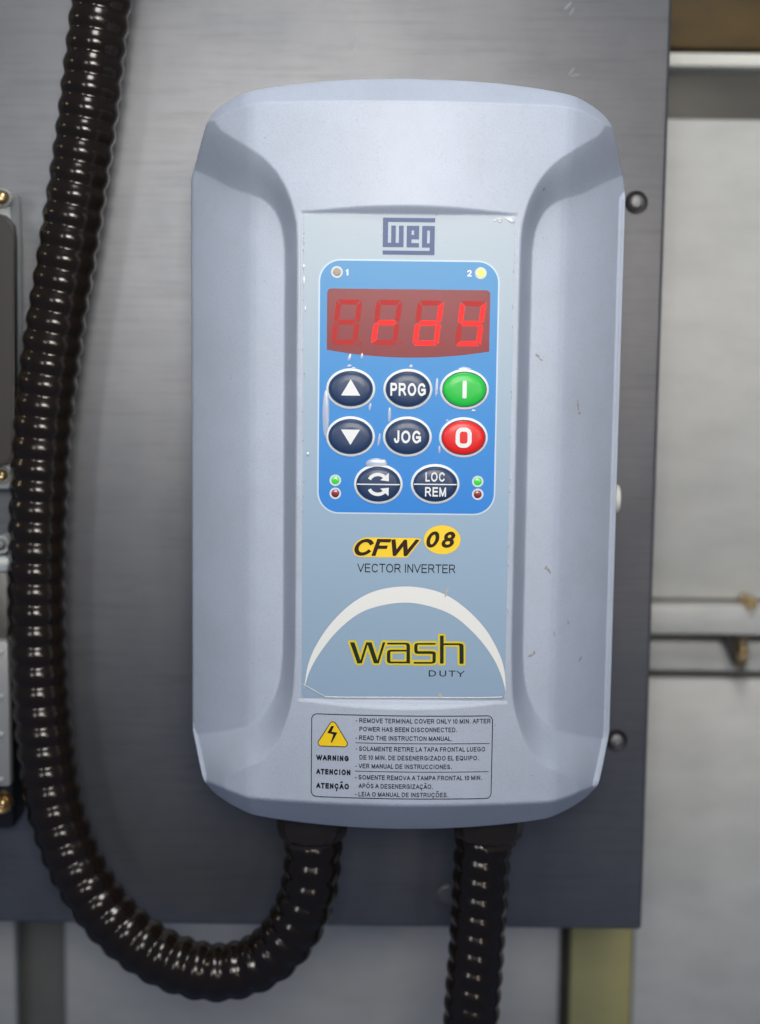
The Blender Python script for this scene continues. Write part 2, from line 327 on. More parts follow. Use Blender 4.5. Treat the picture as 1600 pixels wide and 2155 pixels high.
slab('bracket', -420, 22, 1168, 1204, -0.030, 0.020, BOXGREY, b2, 0.003)
slab('cover', -420, 20, 1346, 1655, -0.036, 0.009, SMOKE, b2, 0.0022)
for py in (1372, 1465, 1545, 1640):
    c = P(3, py, -0.0365); bm = bmesh.new(); lathe(bm, [(0.0014,0.001),(0.0012,-0.0006),(0.0004,-0.0009)], c, 'Y', 16); o = bobj('rivet', bm, BOXGREY, b2); autosmooth(o, 60)
screw(5, 1146, -0.026, 0.0026, BOLT, b2, BOXGREY, 0.0048); screw(8, 1690, -0.027, 0.0030, BRASS, b2, BRASS, 0.0052)
bm = bmesh.new(); c = P(5, 1146, -0.026); lathe(bm, [(0.0046,0.026),(0.0046,0.0)], c, 'Y', 24); bobj('standoff', bm, BOXGREY, b2)

# ------------------------------------------------------------------ inverter: cover as a sculpted height field
inv = empty('inverter', (C0.x, 0, C0.z - 850*S), 'pale blue grey plastic inverter with blue keypad, red display reading rdy and warning label', 'inverter')
def interp(x, xs, ys):     # smooth monotone-ish interpolation
    return np.interp(x, xs, ys)
tx = np.array([0,60,120,183,260,345,372,398,415,428]); tz = np.array([779,778.3,776.5,773,764,750,741.5,730,718,704])
bx = np.array([0,80,150,220,290,340,376,412,425,434]); bz = np.array([-850,-849,-845,-838.5,-829,-819,-807,-793,-786,-777])
def smooth_tab(xs, ys):
    f = np.linspace(0, xs[-1], 400); g = np.interp(f, xs, ys)
    k = 31; gp = np.r_[g[k//2:0:-1], g, 2*g[-1]-g[-2:-k//2-1:-1]]; gs = np.convolve(gp, np.ones(k)/k, 'valid')[:400]; return f, gs
TX, TZ = smooth_tab(tx, tz); BX, BZ = smooth_tab(bx, bz)
ZT1, ZB1 = TZ[-1], BZ[-1]
def halfw(z):
    a = np.interp(z, [ZB1, -775, -762, -664, -650, 586, 604, 690, ZT1], [430, 433, 440, 479, 481.5, 481.5, 477, 436, 426]); return a
sm = lambda t: np.clip(t, 0, 1)**2*(3-2*np.clip(t, 0, 1))
def pxl(l): return np.array([[abs(L(x, y)[0]), L(x, y)[1]] for x, y in l])
Cout = np.array([[400,-795],[392,-742],[372,-712],[340,-690],[300,-665],[268,-625],[248,-575],[237,-530],[233,-480],[231.3,-430],[231,-395],[231,-360],[231,0],[231,360],[231,395],[231.3,430],[233,470],[240,505],[252,540],[272,575],[300,606],[330,628],[372,655],[400,675],[424,712]], float)
Cin = np.array([[500,-655],[468,-650],[400,-625],[340,-600],[300,-568],[276,-530],[264,-490],[259,-450],[257.2,-410],[257,-380],[257,-350],[257,0],[257,350],[257,380],[257.2,410],[259,440],[266,475],[280,503],[300,522],[326,534],[370,550],[420,578],[468,600],[500,612]], float)
def dense(poly):
    c = spline(np.c_[poly, np.zeros(len(poly))].tolist(), 6)[:, :2]; return c
Cout = dense(Cout); Cin = dense(Cin); Cin = np.array([0., 190.]) + (Cin - np.array([0., 190.]))*1.022
def pdist(x, z, poly):
    d = np.full(x.shape, 1e9)
    for (a, b_) in zip(poly[:-1], poly[1:]):
        ab = b_-a; l2 = ab@ab
        if l2 < 1e-6: continue
        t = np.clip(((x-a[0])*ab[0]+(z-a[1])*ab[1])/l2, 0, 1); d = np.minimum(d, (x-a[0]-t*ab[0])**2+(z-a[1]-t*ab[1])**2)
    return np.sqrt(d)
def inside(x, z, poly):    # region between the curve and far +x
    pl = poly[np.argsort(poly[:, 1], kind='stable')]; pl = poly
    c = np.zeros(x.shape, bool); pts = np.r_[pl, [[900, pl[-1][1]], [900, pl[0][1]]]]
    for a, b_ in zip(pts, np.roll(pts, -1, 0)):
        cond = ((a[1] > z) != (b_[1] > z)); xx = (b_[0]-a[0])*(z-a[1])/(b_[1]-a[1]+1e-12)+a[0]; c ^= cond & (x < xx)
    return c
def base(ax):
    return 16 - 14*(np.minimum(ax, 331)/218.0)**2 - (lambda q: q*0.66 + 0.0016*q*q)(5*np.log1p(np.exp(np.minimum((ax-332)/5, 80)))) 
def smin(a, b_, k): h = np.clip(0.5+0.5*(b_-a)/k, 0, 1); return b_*(1-h)+a*h - k*h*(1-h)
PD = 70.0
def height(x, z, full=True):
    x = np.asarray(x, float); z = np.asarray(z, float); ax = np.abs(x); h = base(ax)
    din = inside(ax, z, Cin); dout = inside(ax, z, Cout)
    d1 = pdist(ax, z, Cin); d2 = pdist(ax, z, Cout)
    t = np.where(din, 1.0, np.where(dout, d2/(d1+d2+1e-9), 0.0)); t = 0.75*t + 0.25*sm(t)
    h = h - PD*t
    # top and bottom strips
    zc = np.interp(ax, [0,300,350,395,430], [722,721,716,703,690]); h = smin(h, base(ax) - (z-zc)*1.2 , 3)
    zb = np.interp(ax, [0,330,385,430], [-759,-756,-750,-738]); h = smin(h, base(ax) + (z-zb)*1.30, 7)
    # label recess
    q = np.maximum(np.maximum(ax-221, z-496), -529-z); rec = np.where(q > 0, q*1.0, -0.0)
    h = np.where((ax < 232) & (z < 540) & (z > -570), smin(h, rec, 1.5), h)
    gr = np.exp(-((q-1.5)/1.6)**2); h = h - 2.4*gr*(np.abs(q-1.5) < 6)
    return h
NX, NZ = 372, 640
u = np.linspace(-1, 1, NX); u = np.sign(u)*np.abs(u)**1.0; v = np.linspace(ZB1, ZT1, NZ)
Ug, Vg = np.meshgrid(u, v); Xg = Ug*halfw(Vg)
zt = np.interp(np.abs(Xg), TX, TZ); zb_ = np.interp(np.abs(Xg), BX, BZ)
Zg = Vg + (zt-ZT1)*sm((Vg-350)/(ZT1-350)) + (zb_-ZB1)*sm((-400-Vg)/(-400-ZB1))
# flat rim flange: broad on the right, narrow on the left, following the outline
e = (1-np.abs(Ug))*halfw(Vg)
lw = np.where(Xg > 0, 17.0, 5.0 + 7.0*np.clip((-640-Zg)/30, 0, 1))*np.clip((585-Zg)/30, 0.10, 1)*np.clip((Zg+785)/45, 0.10, 1)
Xc = np.sign(Xg)*np.minimum(np.abs(Xg), halfw(Vg)-lw)
Hg = height(Xc, Zg)
Hg = Hg - np.where(e < lw, (lw-e)*0.25 + 1.5, 0) - np.where(lw > 8, 3.0*np.exp(-((e-5)/1.2)**2), 0)
Hg = Hg - 6*np.clip(1-e/4, 0, 1)**2
verts = [W(a, b_, c_) for a, b_, c_ in zip(Xg.ravel(), Zg.ravel(), Hg.ravel())]
faces = []
for j in range(NZ-1):
    r0 = j*NX; faces += [(r0+i, r0+i+1, r0+NX+i+1, r0+NX+i) for i in range(NX-1)]
border = [i for i in range(NX)] + [j*NX+NX-1 for j in range(1, NZ)] + [(NZ-1)*NX+i for i in range(NX-2, -1, -1)] + [j*NX for j in range(NZ-2, 0, -1)]
nb = len(border); k0 = len(verts); YB = -0.048
for bi in border: x_, y_, z_ = verts[bi]; verts.append((C0.x+(x_-C0.x)*0.992, YB, C0.z+(z_-C0.z)*0.994))
for k in range(nb): faces.append((border[k], k0+k, k0+(k+1)%nb, border[(k+1)%nb]))
cover = mobj('front_cover', verts, faces, COVER, inv, True)
for p_ in cover.data.polygons[-nb:]: p_.use_smooth = False
hv = []; 
for Y_, sc_ in ((YB+0.0012, 0.965), (-0.0005, 0.955)):
    for bi in border[::3]: x_, y_, z_ = verts[bi]; hv.append((C0.x+(x_-C0.x)*sc_, Y_, C0.z+(z_-C0.z)*sc_))
m_ = len(border[::3]); hf = [(k, m_+k, m_+(k+1)%m_, (k+1)%m_) for k in range(m_)] + [tuple(range(m_)), tuple(range(m_, 2*m_))[::-1]]
o = mobj('housing', hv, hf, HOUSING, inv); autosmooth(o)
bm = bmesh.new(); lathe(bm, [(0.0074,-0.006),(0.0074,-0.0006),(0.0062,0.0),(0.001,0.0002)], (0,0,0), 'Z', 32)
bmesh.ops.rotate(bm, verts=bm.verts, cent=(0,0,0), matrix=Matrix.Rotation(math.radians(90), 3, 'Y'))
c = P(1303.5, 1050, -0.030); bmesh.ops.translate(bm, verts=bm.verts, vec=(c.x, -0.030, c.z))
o = bobj('side_plug', bm, RIM, inv); autosmooth(o)

# ---- flat pieces on the cover
def conform(pts, h0, on=None):
    """on=None: fixed height above the label plane; on='cover': follows the cover"""
    if on == 'cover':
        a = np.array(pts, float); hh = height(a[:, 0], a[:, 1]) + h0; return [W(p[0], p[1], q) for p, q in zip(pts, hh)]
    return [W(p[0], p[1], h0) for p in pts]
def poly(name, pts, h0, m, parent, on=None, thick=0.0):
    n = len(pts); V = conform(pts, h0, on); Fc = [tuple(range(n))]
    if thick > 0:
        V += conform(pts, h0-thick, on); Fc += [(k, n+k, n+(k+1)%n, (k+1)%n) for k in range(n)]
    bm = bmesh.new(); vv = [bm.verts.new(p) for p in V]
    for f in Fc: bm.faces.new([vv[i] for i in f])
    bm.faces.ensure_lookup_table(); bmesh.ops.triangulate(bm, faces=[bm.faces[0]]); return bobj(name, bm, m, parent)
def union(name, polys, h0, m, parent, on=None):
    V, Fc = tri_union(polys); return mobj(name, conform(V, h0, on), Fc, m, parent)
def capsule(a, b_, r_):
    an = math.atan2(b_[1]-a[1], b_[0]-a[0])
    return [(b_[0]+r_*math.cos(an+t), b_[1]+r_*math.sin(an+t)) for t in np.linspace(-math.pi/2, math.pi/2, 6)] + [(a[0]+r_*math.cos(an+t), a[1]+r_*math.sin(an+t)) for t in np.linspace(math.pi/2, 3*math.pi/2, 6)]
def rrect(x0, x1, z0, z1, r, n=8):
    out = []
    for cx, cz, a0 in ((x1-r, z1-r, 0), (x0+r, z1-r, 90), (x0+r, z0+r, 180), (x1-r, z0+r, 270)):
        for k in range(n+1): a = math.radians(a0+90*k/n); out.append((cx+r*math.cos(a), cz+r*math.sin(a)))
    return out
def subdiv(pts, step):
    out = []
    for a, b_ in zip(pts, pts[1:]+pts[:1]):
        n = max(1, int(math.hypot(b_[0]-a[0], b_[1]-a[1])/step)); out += [(a[0]+(b_[0]-a[0])*k/n, a[1]+(b_[1]-a[1])*k/n) for k in range(n)]
    return out
def outline(name, pts, wd, h0, m, parent, on=None, closed=True):
    pts = [np.array(p) for p in pts]; n = len(pts); A, B = [], []
    for i in range(n):
        p0 = pts[i-1] if (closed or i > 0) else pts[i]; p1 = pts[(i+1)%n] if (closed or i < n-1) else pts[i]
        d = p1-p0; d = d/np.linalg.norm(d); nn = np.array([-d[1], d[0]])*wd/2; A.append(tuple(pts[i]+nn)); B.append(tuple(pts[i]-nn))
    V = conform(A+B, h0, on); rngk = range(n) if closed else range(n-1)
    return mobj(name, V, [(k, n+k, n+(k+1)%n, (k+1)%n) for k in rngk], m, parent)
def ell(cx, cz, rx, rz, n=56): return [(cx+rx*math.cos(2*math.pi*k/n), cz+rz*math.sin(2*math.pi*k/n)) for k in range(n)]
def dome(name, cx, cz, rx, rz, h0, hh, m, parent, flat=0.62, n=56, rot=0.0):
    V = [W(cx, cz, h0+hh)]; Fc = []; rs = sorted({0.3, 0.55, flat, 0.78, 0.88, 0.95, 0.985, 1.0})
    for r_ in rs:
        t = max(0, (r_-flat)/(1-flat)); z_ = hh*(0.82*math.sqrt(max(0, 1-t*t)) + 0.18*(1-r_*r_))
        for k in range(n):
            a = 2*math.pi*k/n; x_, y_ = rx*r_*math.cos(a), rz*r_*math.sin(a)
            V.append(W(cx+x_*math.cos(rot)-y_*math.sin(rot), cz+x_*math.sin(rot)+y_*math.cos(rot), h0+z_))
    for k in range(n): Fc.append((0, 1+k, 1+(k+1)%n))
    for j in range(len(rs)-1):
        for k in range(n): a = 1+j*n; Fc.append((a+k, a+n+k, a+n+(k+1)%n, a+(k+1)%n))
    return mobj(name, V, Fc, m, parent, True)
# plain sans-serif capitals and digits drawn as stroke centre lines in a unit box: (width, [polylines])
def ar(cx, cy, rx, ry, a0, a1, n=10):
    return [(cx+rx*math.cos(math.radians(a0+(a1-a0)*k/n)), cy+ry*math.sin(math.radians(a0+(a1-a0)*k/n))) for k in range(n+1)]
GL = {'A': (.92, [[(0,0),(.5,1),(1,0)], [(.17,.34),(.83,.34)]]), 'B': (.76, [[(0,0),(0,1),(.6,1)]+ar(.62,.76,.30,.24,90,-90)+[(0,.52)], [(.6,.52)]+ar(.68,.26,.32,.26,90,-90)+[(0,0)]]),
 'C': (.90, [ar(.5,.5,.5,.5,38,322,22)]), 'D': (.84, [[(0,0),(0,1),(.45,1)]+ar(.45,.5,.55,.5,88,-88,16)+[(.45,0),(0,0)]]), 'E': (.74, [[(1,1),(0,1),(0,0),(1,0)], [(0,.52),(.92,.52)]]),
 'F': (.68, [[(1,1),(0,1),(0,0)], [(0,.52),(.88,.52)]]), 'G': (.92, [ar(.5,.5,.5,.5,42,318,20)+[(1,.14),(1,.46),(.56,.46)]]), 'H': (.78, [[(0,0),(0,1)],[(1,0),(1,1)],[(0,.53),(1,.53)]]),
 'I': (0, [[(.5,0),(.5,1)]]), 'J': (.56, [[(1,1),(1,.28)]+ar(.5,.28,.5,.28,0,-170,12)]), 'L': (.62, [[(0,1),(0,0),(1,0)]]), 'M': (.92, [[(0,0),(0,1),(.5,.02),(1,1),(1,0)]]),
 'N': (.78, [[(0,0),(0,1),(1,0),(1,1)]]), 'O': (.96, [ar(.5,.5,.5,.5,0,360,30)]), 'P': (.76, [[(0,0),(0,1),(.62,1)]+ar(.66,.735,.34,.265,90,-90)+[(0,.47)]]),
 'Q': (.96, [ar(.5,.5,.5,.5,0,360,30), [(.60,.24),(.98,-.04)]]), 'R': (.84, [[(0,0),(0,1),(.6,1)]+ar(.62,.74,.32,.26,90,-90)+[(0,.48)], [(.5,.48),(.68,.36),(1,0)]]),
 'S': (.78, [ar(.5,.755,.45,.245,28,190,10)+[(.14,.60),(.32,.54),(.68,.46),(.9,.38)]+ar(.5,.265,.5,.265,10,-158,12)]), 'T': (.82, [[(0,1),(1,1)],[(.5,1),(.5,0)]]),
 'U': (.78, [[(0,1),(0,.34)]+ar(.5,.34,.5,.34,180,360,14)+[(1,1)]]), 'V': (.92, [[(0,1),(.5,0),(1,1)]]), 'W': (1.30, [[(0,1),(.26,0),(.5,.98),(.74,0),(1,1)]]), 'Y': (.90, [[(0,1),(.5,.45),(1,1)],[(.5,.45),(.5,0)]]),
 'Z': (.78, [[(.04,1),(.98,1),(0,0),(1,0)]]), '0': (.66, [ar(.5,.5,.5,.5,0,360,26)]), '1': (.30, [[(0,.74),(.6,.84),(1,1),(1,0)]]), '2': (.66, [ar(.5,.73,.46,.27,165,-20,10)+[(.72,.42),(.2,.14),(0,0),(1,0)]]),
 '8': (.66, [ar(.5,.755,.42,.245,0,360,20), ar(.5,.255,.5,.255,0,360,20)]), '-': (.36, [[(0,.36),(1,.36)]]), '.': (0, [[(.5,0),(.5,.02)]])}
TIGHT = {'A': .015, 'V': .015, 'T': .03, 'Y': .015, 'L': .07, 'W': .02, '.': .13, 'I': .12, '-': .05}
MARK = {'\u00c3': ('A', [[(.2,1.2),(.34,1.3),(.64,1.2),(.8,1.3)]]), '\u00d5': ('O', [[(.2,1.2),(.34,1.3),(.64,1.2),(.8,1.3)]]), '\u00d3': ('O', [[(.42,1.17),(.66,1.36)]]), '\u00c7': ('C', [[(.5,0),(.5,-.12),(.62,-.2),(.45,-.30)]])}
GC = {}
def tri_union(polys):
    vs, fs = [], []
    for pl in polys:
        a_ = sum(pl[i][0]*pl[(i+1)%len(pl)][1]-pl[(i+1)%len(pl)][0]*pl[i][1] for i in range(len(pl)))
        if a_ < 0: pl = pl[::-1]
        fs.append(list(range(len(vs), len(vs)+len(pl)))); vs += [Vector(p) for p in pl]
    r = delaunay_2d_cdt(vs, [], fs, 0, 1e-5, True)
    V = [(p.x, p.y) for p in r[0]]; out = []
    for f, of in zip(r[2], r[5]):
        if not len(of): continue
        a_ = sum(V[f[i]][0]*V[f[(i+1)%len(f)]][1]-V[f[(i+1)%len(f)]][0]*V[f[i]][1] for i in range(len(f)))
        out.append(tuple(f) if a_ > 0 else tuple(f)[::-1])
    return V, out
def glyph(ch, t):
    if (ch, t) in GC: return GC[(ch, t)]
    core = MARK[ch][0] if ch in MARK else ch; wd, lines = GL[core]; polys = []; wd = max(wd, t*1.02 if wd == 0 else wd)
    for li, ln in enumerate(lines + (MARK[ch][1] if ch in MARK else [])):
        tt = t if li < len(lines) else t*0.8
        pts = [(t/2 + x*(wd-t), t/2 + y*(1-t) if li < len(lines) else y) for x, y in ln]; n = len(pts)
        for i in range(n-1):
            (xa, ya), (xb, yb) = pts[i], pts[i+1]; d = math.hypot(xb-xa, yb-ya)
            if d < 1e-6: continue
            ux, uy = (xb-xa)/d, (yb-ya)/d; e0 = tt*0.5 if i == 0 else 0; e1 = tt*0.5 if i == n-2 else 0
            xa -= ux*e0; ya -= uy*e0; xb += ux*e1; yb += uy*e1; nx, ny = -uy*tt/2, ux*tt/2
            polys.append([(xa+nx, ya+ny), (xb+nx, yb+ny), (xb-nx, yb-ny), (xa-nx, ya-ny)])
            if i > 0:
                ua = math.atan2(pts[i][1]-pts[i-1][1], pts[i][0]-pts[i-1][0]); ub = math.atan2(uy, ux); dl = abs((ub-ua+math.pi) % (2*math.pi)-math.pi)
                if dl > 0.05:
                    x0, y0 = pts[i]
                    if 1.4 < dl < 1.75: polys.append([(x0-tt/2,y0-tt/2),(x0+tt/2,y0-tt/2),(x0+tt/2,y0+tt/2),(x0-tt/2,y0+tt/2)])
                    else: polys.append([(x0+tt/2*math.cos(k*math.pi/5+.1), y0+tt/2*math.sin(k*math.pi/5+.1)) for k in range(10)])
    V, Fc = tri_union(polys)
    if ch not in ('Q',):   # trim ends flush with base line and cap line, like printed capitals
        V = [(x, y if ch in MARK else min(1.0, max(0.0, y))) for x, y in V]
    GC[(ch, t)] = (wd, V, Fc); return GC[(ch, t)]
def text_raw(s, t, shear, spacing):
    V, Fc, x = [], [], 0.0
    for ch in s:
        if ch == ' ': x += 0.36*spacing; continue
        wd, vv, ff = glyph(ch, t); sb = TIGHT.get(MARK[ch][0] if ch in MARK else ch, 0.085)*spacing + (0.0 if t < .15 else .012); k = len(V); x += sb
        V += [(x + vx + shear*vy, vy) for vx, vy in vv]; Fc += [tuple(i+k for i in f) for f in ff]; x += wd + sb
    return V, Fc
def text(name, s, p0, p1, cap, h0, m, parent, on=None, bold=False, shear=0.0, spacing=1.0, halo=0.0):
    """p0 / p1: pixels of the middle of the left and right ends of the line; cap: capital height in label units"""
    a = L(*p0); b_ = L(*p1); zc = (a[1]+b_[1])/2; V, Fc = text_raw(s, (0.20 if bold is True else bold) if bold else 0.18, shear, spacing)
    x0, x1 = min(q[0] for q in V), max(q[0] for q in V); y0, y1 = 0.0, 1.0
    sx_ = (b_[0]-a[0])/(x1-x0); sy_ = cap/(y1-y0)
    pts = [(a[0]+(q[0]-x0)*sx_, zc+(q[1]-(y0+y1)/2)*sy_) for q in V]
    if halo > 0:
        cnt = {}
        for f in Fc:
            for p, q in zip(f, f[1:]+f[:1]): cnt[(p, q)] = 1
        ed = [(p, q) for (p, q) in cnt if (q, p) not in cnt]
        return union(name, [[pts[i] for i in f] for f in Fc] + [capsule(pts[p], pts[q], halo) for p, q in ed], h0, m, parent, on)
    return mobj(name, conform(pts, h0, on), Fc, m, parent)

# overlay sheet
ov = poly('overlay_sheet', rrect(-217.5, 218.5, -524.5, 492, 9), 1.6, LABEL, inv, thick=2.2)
bm = bmesh.new()      # tiny whitened film blisters along the sheet edges, standing in for glints
for k in range(0, 95, 2):
    if k < 34: px, py = 641 - k*0.12 + rng.normal(0, 0.8), 470 + rng.uniform(0, 1)**1.5*700
    elif k < 70: t = rng.uniform(0, 1); px, py = 1083 - t*16 + rng.normal(0, 0.8), 475 + t*850
    elif k < 88: px, py = rng.uniform(1040, 1080), 458 + abs(rng.normal(0, 4))
    else: px, py = rng.uniform(665, 1030), rng.uniform(470, 540)
    x, z = L(px, py); rx, rz = rng.uniform(0.7, 1.8), rng.uniform(1.0, 4.5)
    if 70 <= k < 88: rx, rz = rng.uniform(1.5, 6), rng.uniform(1, 3)
    if k >= 88: rx = rz = 1.0
    c = bm.verts.new(W(x, z, 2.0+0.16*min(rx, rz)+0.1)); ra = [bm.verts.new(W(x+rx*.6*math.cos(a), z+rz*.6*math.sin(a), 2.0+0.11*min(rx, rz)+.1)) for a in np.linspace(0, 2*math.pi, 12, endpoint=False)]
    rb = [bm.verts.new(W(x+rx*math.cos(a), z+rz*math.sin(a), 1.7)) for a in np.linspace(0, 2*math.pi, 12, endpoint=False)]
    for q in range(12): bm.faces.new((c, ra[q], ra[(q+1)%12])); bm.faces.new((ra[q], rb[q], rb[(q+1)%12], ra[(q+1)%12]))
o = bobj('glint_edge', bm, GLINTFILM, ov, True); tag(o, kind='stuff')
FX0, FX1, FZ0, FZ1 = -187, 189.5, -128.5, 403.5
poly('keypad_border', rrect(FX0, FX1, FZ0, FZ1, 46, 14), 1.9, PALE, ov)
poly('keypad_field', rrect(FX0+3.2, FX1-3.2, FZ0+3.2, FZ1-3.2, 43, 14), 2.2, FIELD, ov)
# logo: plain rectangles
lx = lambda x: L(790+x/10.667, 495)[0]; lz = lambda y: L(860, 440+y/10.667)[1]
rects = [(170,1340,200,295),(170,287,295,862),(287,637,762,862),(357,462,375,762),(530,637,375,762),
 (705,815,375,862),(815,985,375,480),(870,985,480,580),(815,985,580,680),(815,985,762,862),
 (1050,1165,375,862),(1165,1335,375,480),(1225,1335,480,765),(1165,1335,765,862),(1225,1335,862,935),(170,1335,935,1030)]
V, Fc = [], []
for (x0, x1, y0, y1) in rects: k = len(V); V += [(lx(x0), lz(y1)), (lx(x1), lz(y1)), (lx(x1), lz(y0)), (lx(x0), lz(y0))]; Fc.append((k, k+1, k+2, k+3))
mobj('logo', conform(V, 2.0), Fc, NAVY, ov)
# display
dx0, dx1 = L(688.5, 670)[0], L(1031, 670)[0]; dt = L(860, 609)[1]; db = L(688, 736)[1]; sag = L(860, 752.5)[1]
r_ = 9; pts = []
for k in range(9): a = math.radians(90*k/8); pts.append((dx1-r_+r_*math.cos(a), dt-r_+r_*math.sin(a)))
for k in range(9): a = math.radians(90+90*k/8); pts.append((dx0+r_+r_*math.cos(a), dt-r_+r_*math.sin(a)))
for k in range(25): t = k/24*2-1; pts.append((dx0+(dx1-dx0)*(t+1)/2, sag+(db-sag)*t*t))
disp = poly('display_window', pts, 2.6, WINDOW, inv, thick=1.0)
zb0 = L(860, 727)[1]; DH = L(860, 632)[1]-zb0; SL = 0.118; DW = 54; T = 10.5
def seg(px, key, on):
    cx = L(px, 727)[0]; x0, x1 = -DW/2, DW/2; zm = DH/2; g = 1.2; T2 = T/2
    q = {'a': [(x0+g+2,DH),(x1-g-2,DH),(x1-T-g,DH-T),(x0+T+g,DH-T)], 'd': [(x0+T+g,T),(x1-T-g,T),(x1-g-2,0),(x0+g+2,0)],
      'g': [(x0+T2+g+1,zm),(x0+T+g,zm+T2),(x1-T-g,zm+T2),(x1-T2-g-1,zm),(x1-T-g,zm-T2),(x0+T+g,zm-T2)],
      'f': [(x0,DH-g-2),(x0+T,DH-T-g),(x0+T,zm+T2+g),(x0+T2,zm+g),(x0,zm+g+3)], 'b': [(x1,DH-g-2),(x1,zm+g+3),(x1-T2,zm+g),(x1-T,zm+T2+g),(x1-T,DH-T-g)],
      'e': [(x0,zm-g-3),(x0+T2,zm-g),(x0+T,zm-T2-g),(x0+T,T+g),(x0,g+2)], 'c': [(x1,zm-g-3),(x1,g+2),(x1-T,T+g),(x1-T,zm-T2-g),(x1-T2,zm-g)],
      'p': [(x1+7+3.6*math.cos(k*math.pi/5), 3+3.6*math.sin(k*math.pi/5)) for k in range(10)]}[key]
    o = poly('segment', [(cx+x+SL*z, zb0+z) for x, z in q], 3.0 if on else 2.85, SEGON if on else SEGOFF, disp)
    if on: o['label'] = 'lit red segment'
for px, lit in ((724,''),(808,'eg'),(895,'bcdeg'),(984,'bcdfg')):
    for key in 'abcdefgp': seg(px, key, key in lit)
# indicator lamps
for px, py, m, lab in ((709.5,572.5,LEDX,'unlit clear indicator by number 1'),(1012,575,LEDY,'lit yellow indicator by number 2'),(706,1010.5,LEDG,'lit green indicator, left'),(706,1038,LEDR,'dark red indicator, left'),(1005.5,1013,LEDG,'lit green indicator, right'),(1005.5,1040,LEDR,'dark red indicator, right')):
    x, z = L(px, py); rg = poly('indicator', ell(x, z, 12.2, 12.2, 36), 2.8, LEDRING, inv); rg['label'] = lab
    dome('lens', x, z, 8.4, 8.4, 2.9, 1.6, m, rg, 0.3, 28)
text('number_one', '1', (727.5,573), (733.5,573), 13.5, 2.6, WHITE, ov, bold=True); text('number_two', '2', (983,575), (993,575.3), 13.5, 2.6, WHITE, ov, bold=True)
# buttons
def button(px, py, m, lab, rx=45.0, rz=35.5):
    x, z = L(px, py); rg = dome('button', x, z, rx+6.5, rz+7.0, 2.2, 3.4, WHITE, inv, 0.86); rg['label'] = lab
    outline('button_rim', ell(x, z, rx+0.8, rz+0.8), 2.0, 5.75, BTN, rg)
    dome('button_cap', x, z, rx, rz, 5.2, 4.6, m, rg, 0.50); return rg, x, z
HB = 9.95
rg, x, z = button(738.5, 818, BTN, 'navy up arrow button'); poly('symbol', [(x-20,z-14),(x+20,z-14),(x,z+20)], HB, WHITE, rg)
rg, x, z = button(738, 918.5, BTN, 'navy down arrow button'); poly('symbol', [(x-20,z+15),(x,z-17),(x+20,z+15)], HB, WHITE, rg)
rg, x, z = button(858.5, 819, BTN, 'navy PROG button'); text('lettering', 'PROG', (822,818.8), (896,820), 27, HB, WHITE, rg, bold=True)
rg, x, z = button(857.5, 919, BTN, 'navy JOG button'); text('lettering', 'JOG', (829,918.4), (886,919.4), 27, HB, WHITE, rg, bold=True)
rg, x, z = button(977.5, 819.5, GRN, 'green start button marked I'); poly('symbol', rrect(x-4.3, x+4.3, z-18.5, z+18.5, 2.5, 3), HB, WHITE, rg)
rg, x, z = button(975.5, 920.5, RED, 'red stop button marked O')
outline('symbol', rrect(x-12.5, x+12.5, z-17, z+17, 10, 8), 8.6, HB, WHITE, rg)
rg, x, z = button(796.5, 1018.5, BTN, 'navy rotation direction button')
poly('divider', [(x-45,z-1.2),(x+45,z-1.2),(x+45,z+1.2),(x-45,z+1.2)], HB+0.1, WHITE, rg)
for sg in (1, -1):
    arc = [(x-1+19*math.cos(a), z+sg*(4+ 17*math.sin(a))) for a in np.linspace(math.radians(158), math.radians(42), 16)]
    o1 = outline('symbol', arc, 7.2, HB, WHITE, rg, closed=False)
    ex, ez = arc[-1]; poly('symbol', [(ex-9, ez-sg*6.5),(ex+9,ez-sg*8.5),(ex+8.5,ez+sg*9)], HB+0.15, WHITE, rg)
rg, x, z = button(916, 1018.5, BTN, 'navy LOC REM button')
poly('divider', [(x-45,z-1.2),(x+45,z-1.2),(x+45,z+1.2),(x-45,z+1.2)], HB+0.1, WHITE, rg)
text('lettering', 'LOC', (895.5,1002.5), (936,1003.2), 20, HB, WHITE, rg); text('lettering', 'REM', (894.5,1034), (938.5,1034.5), 20, HB, WHITE, rg)
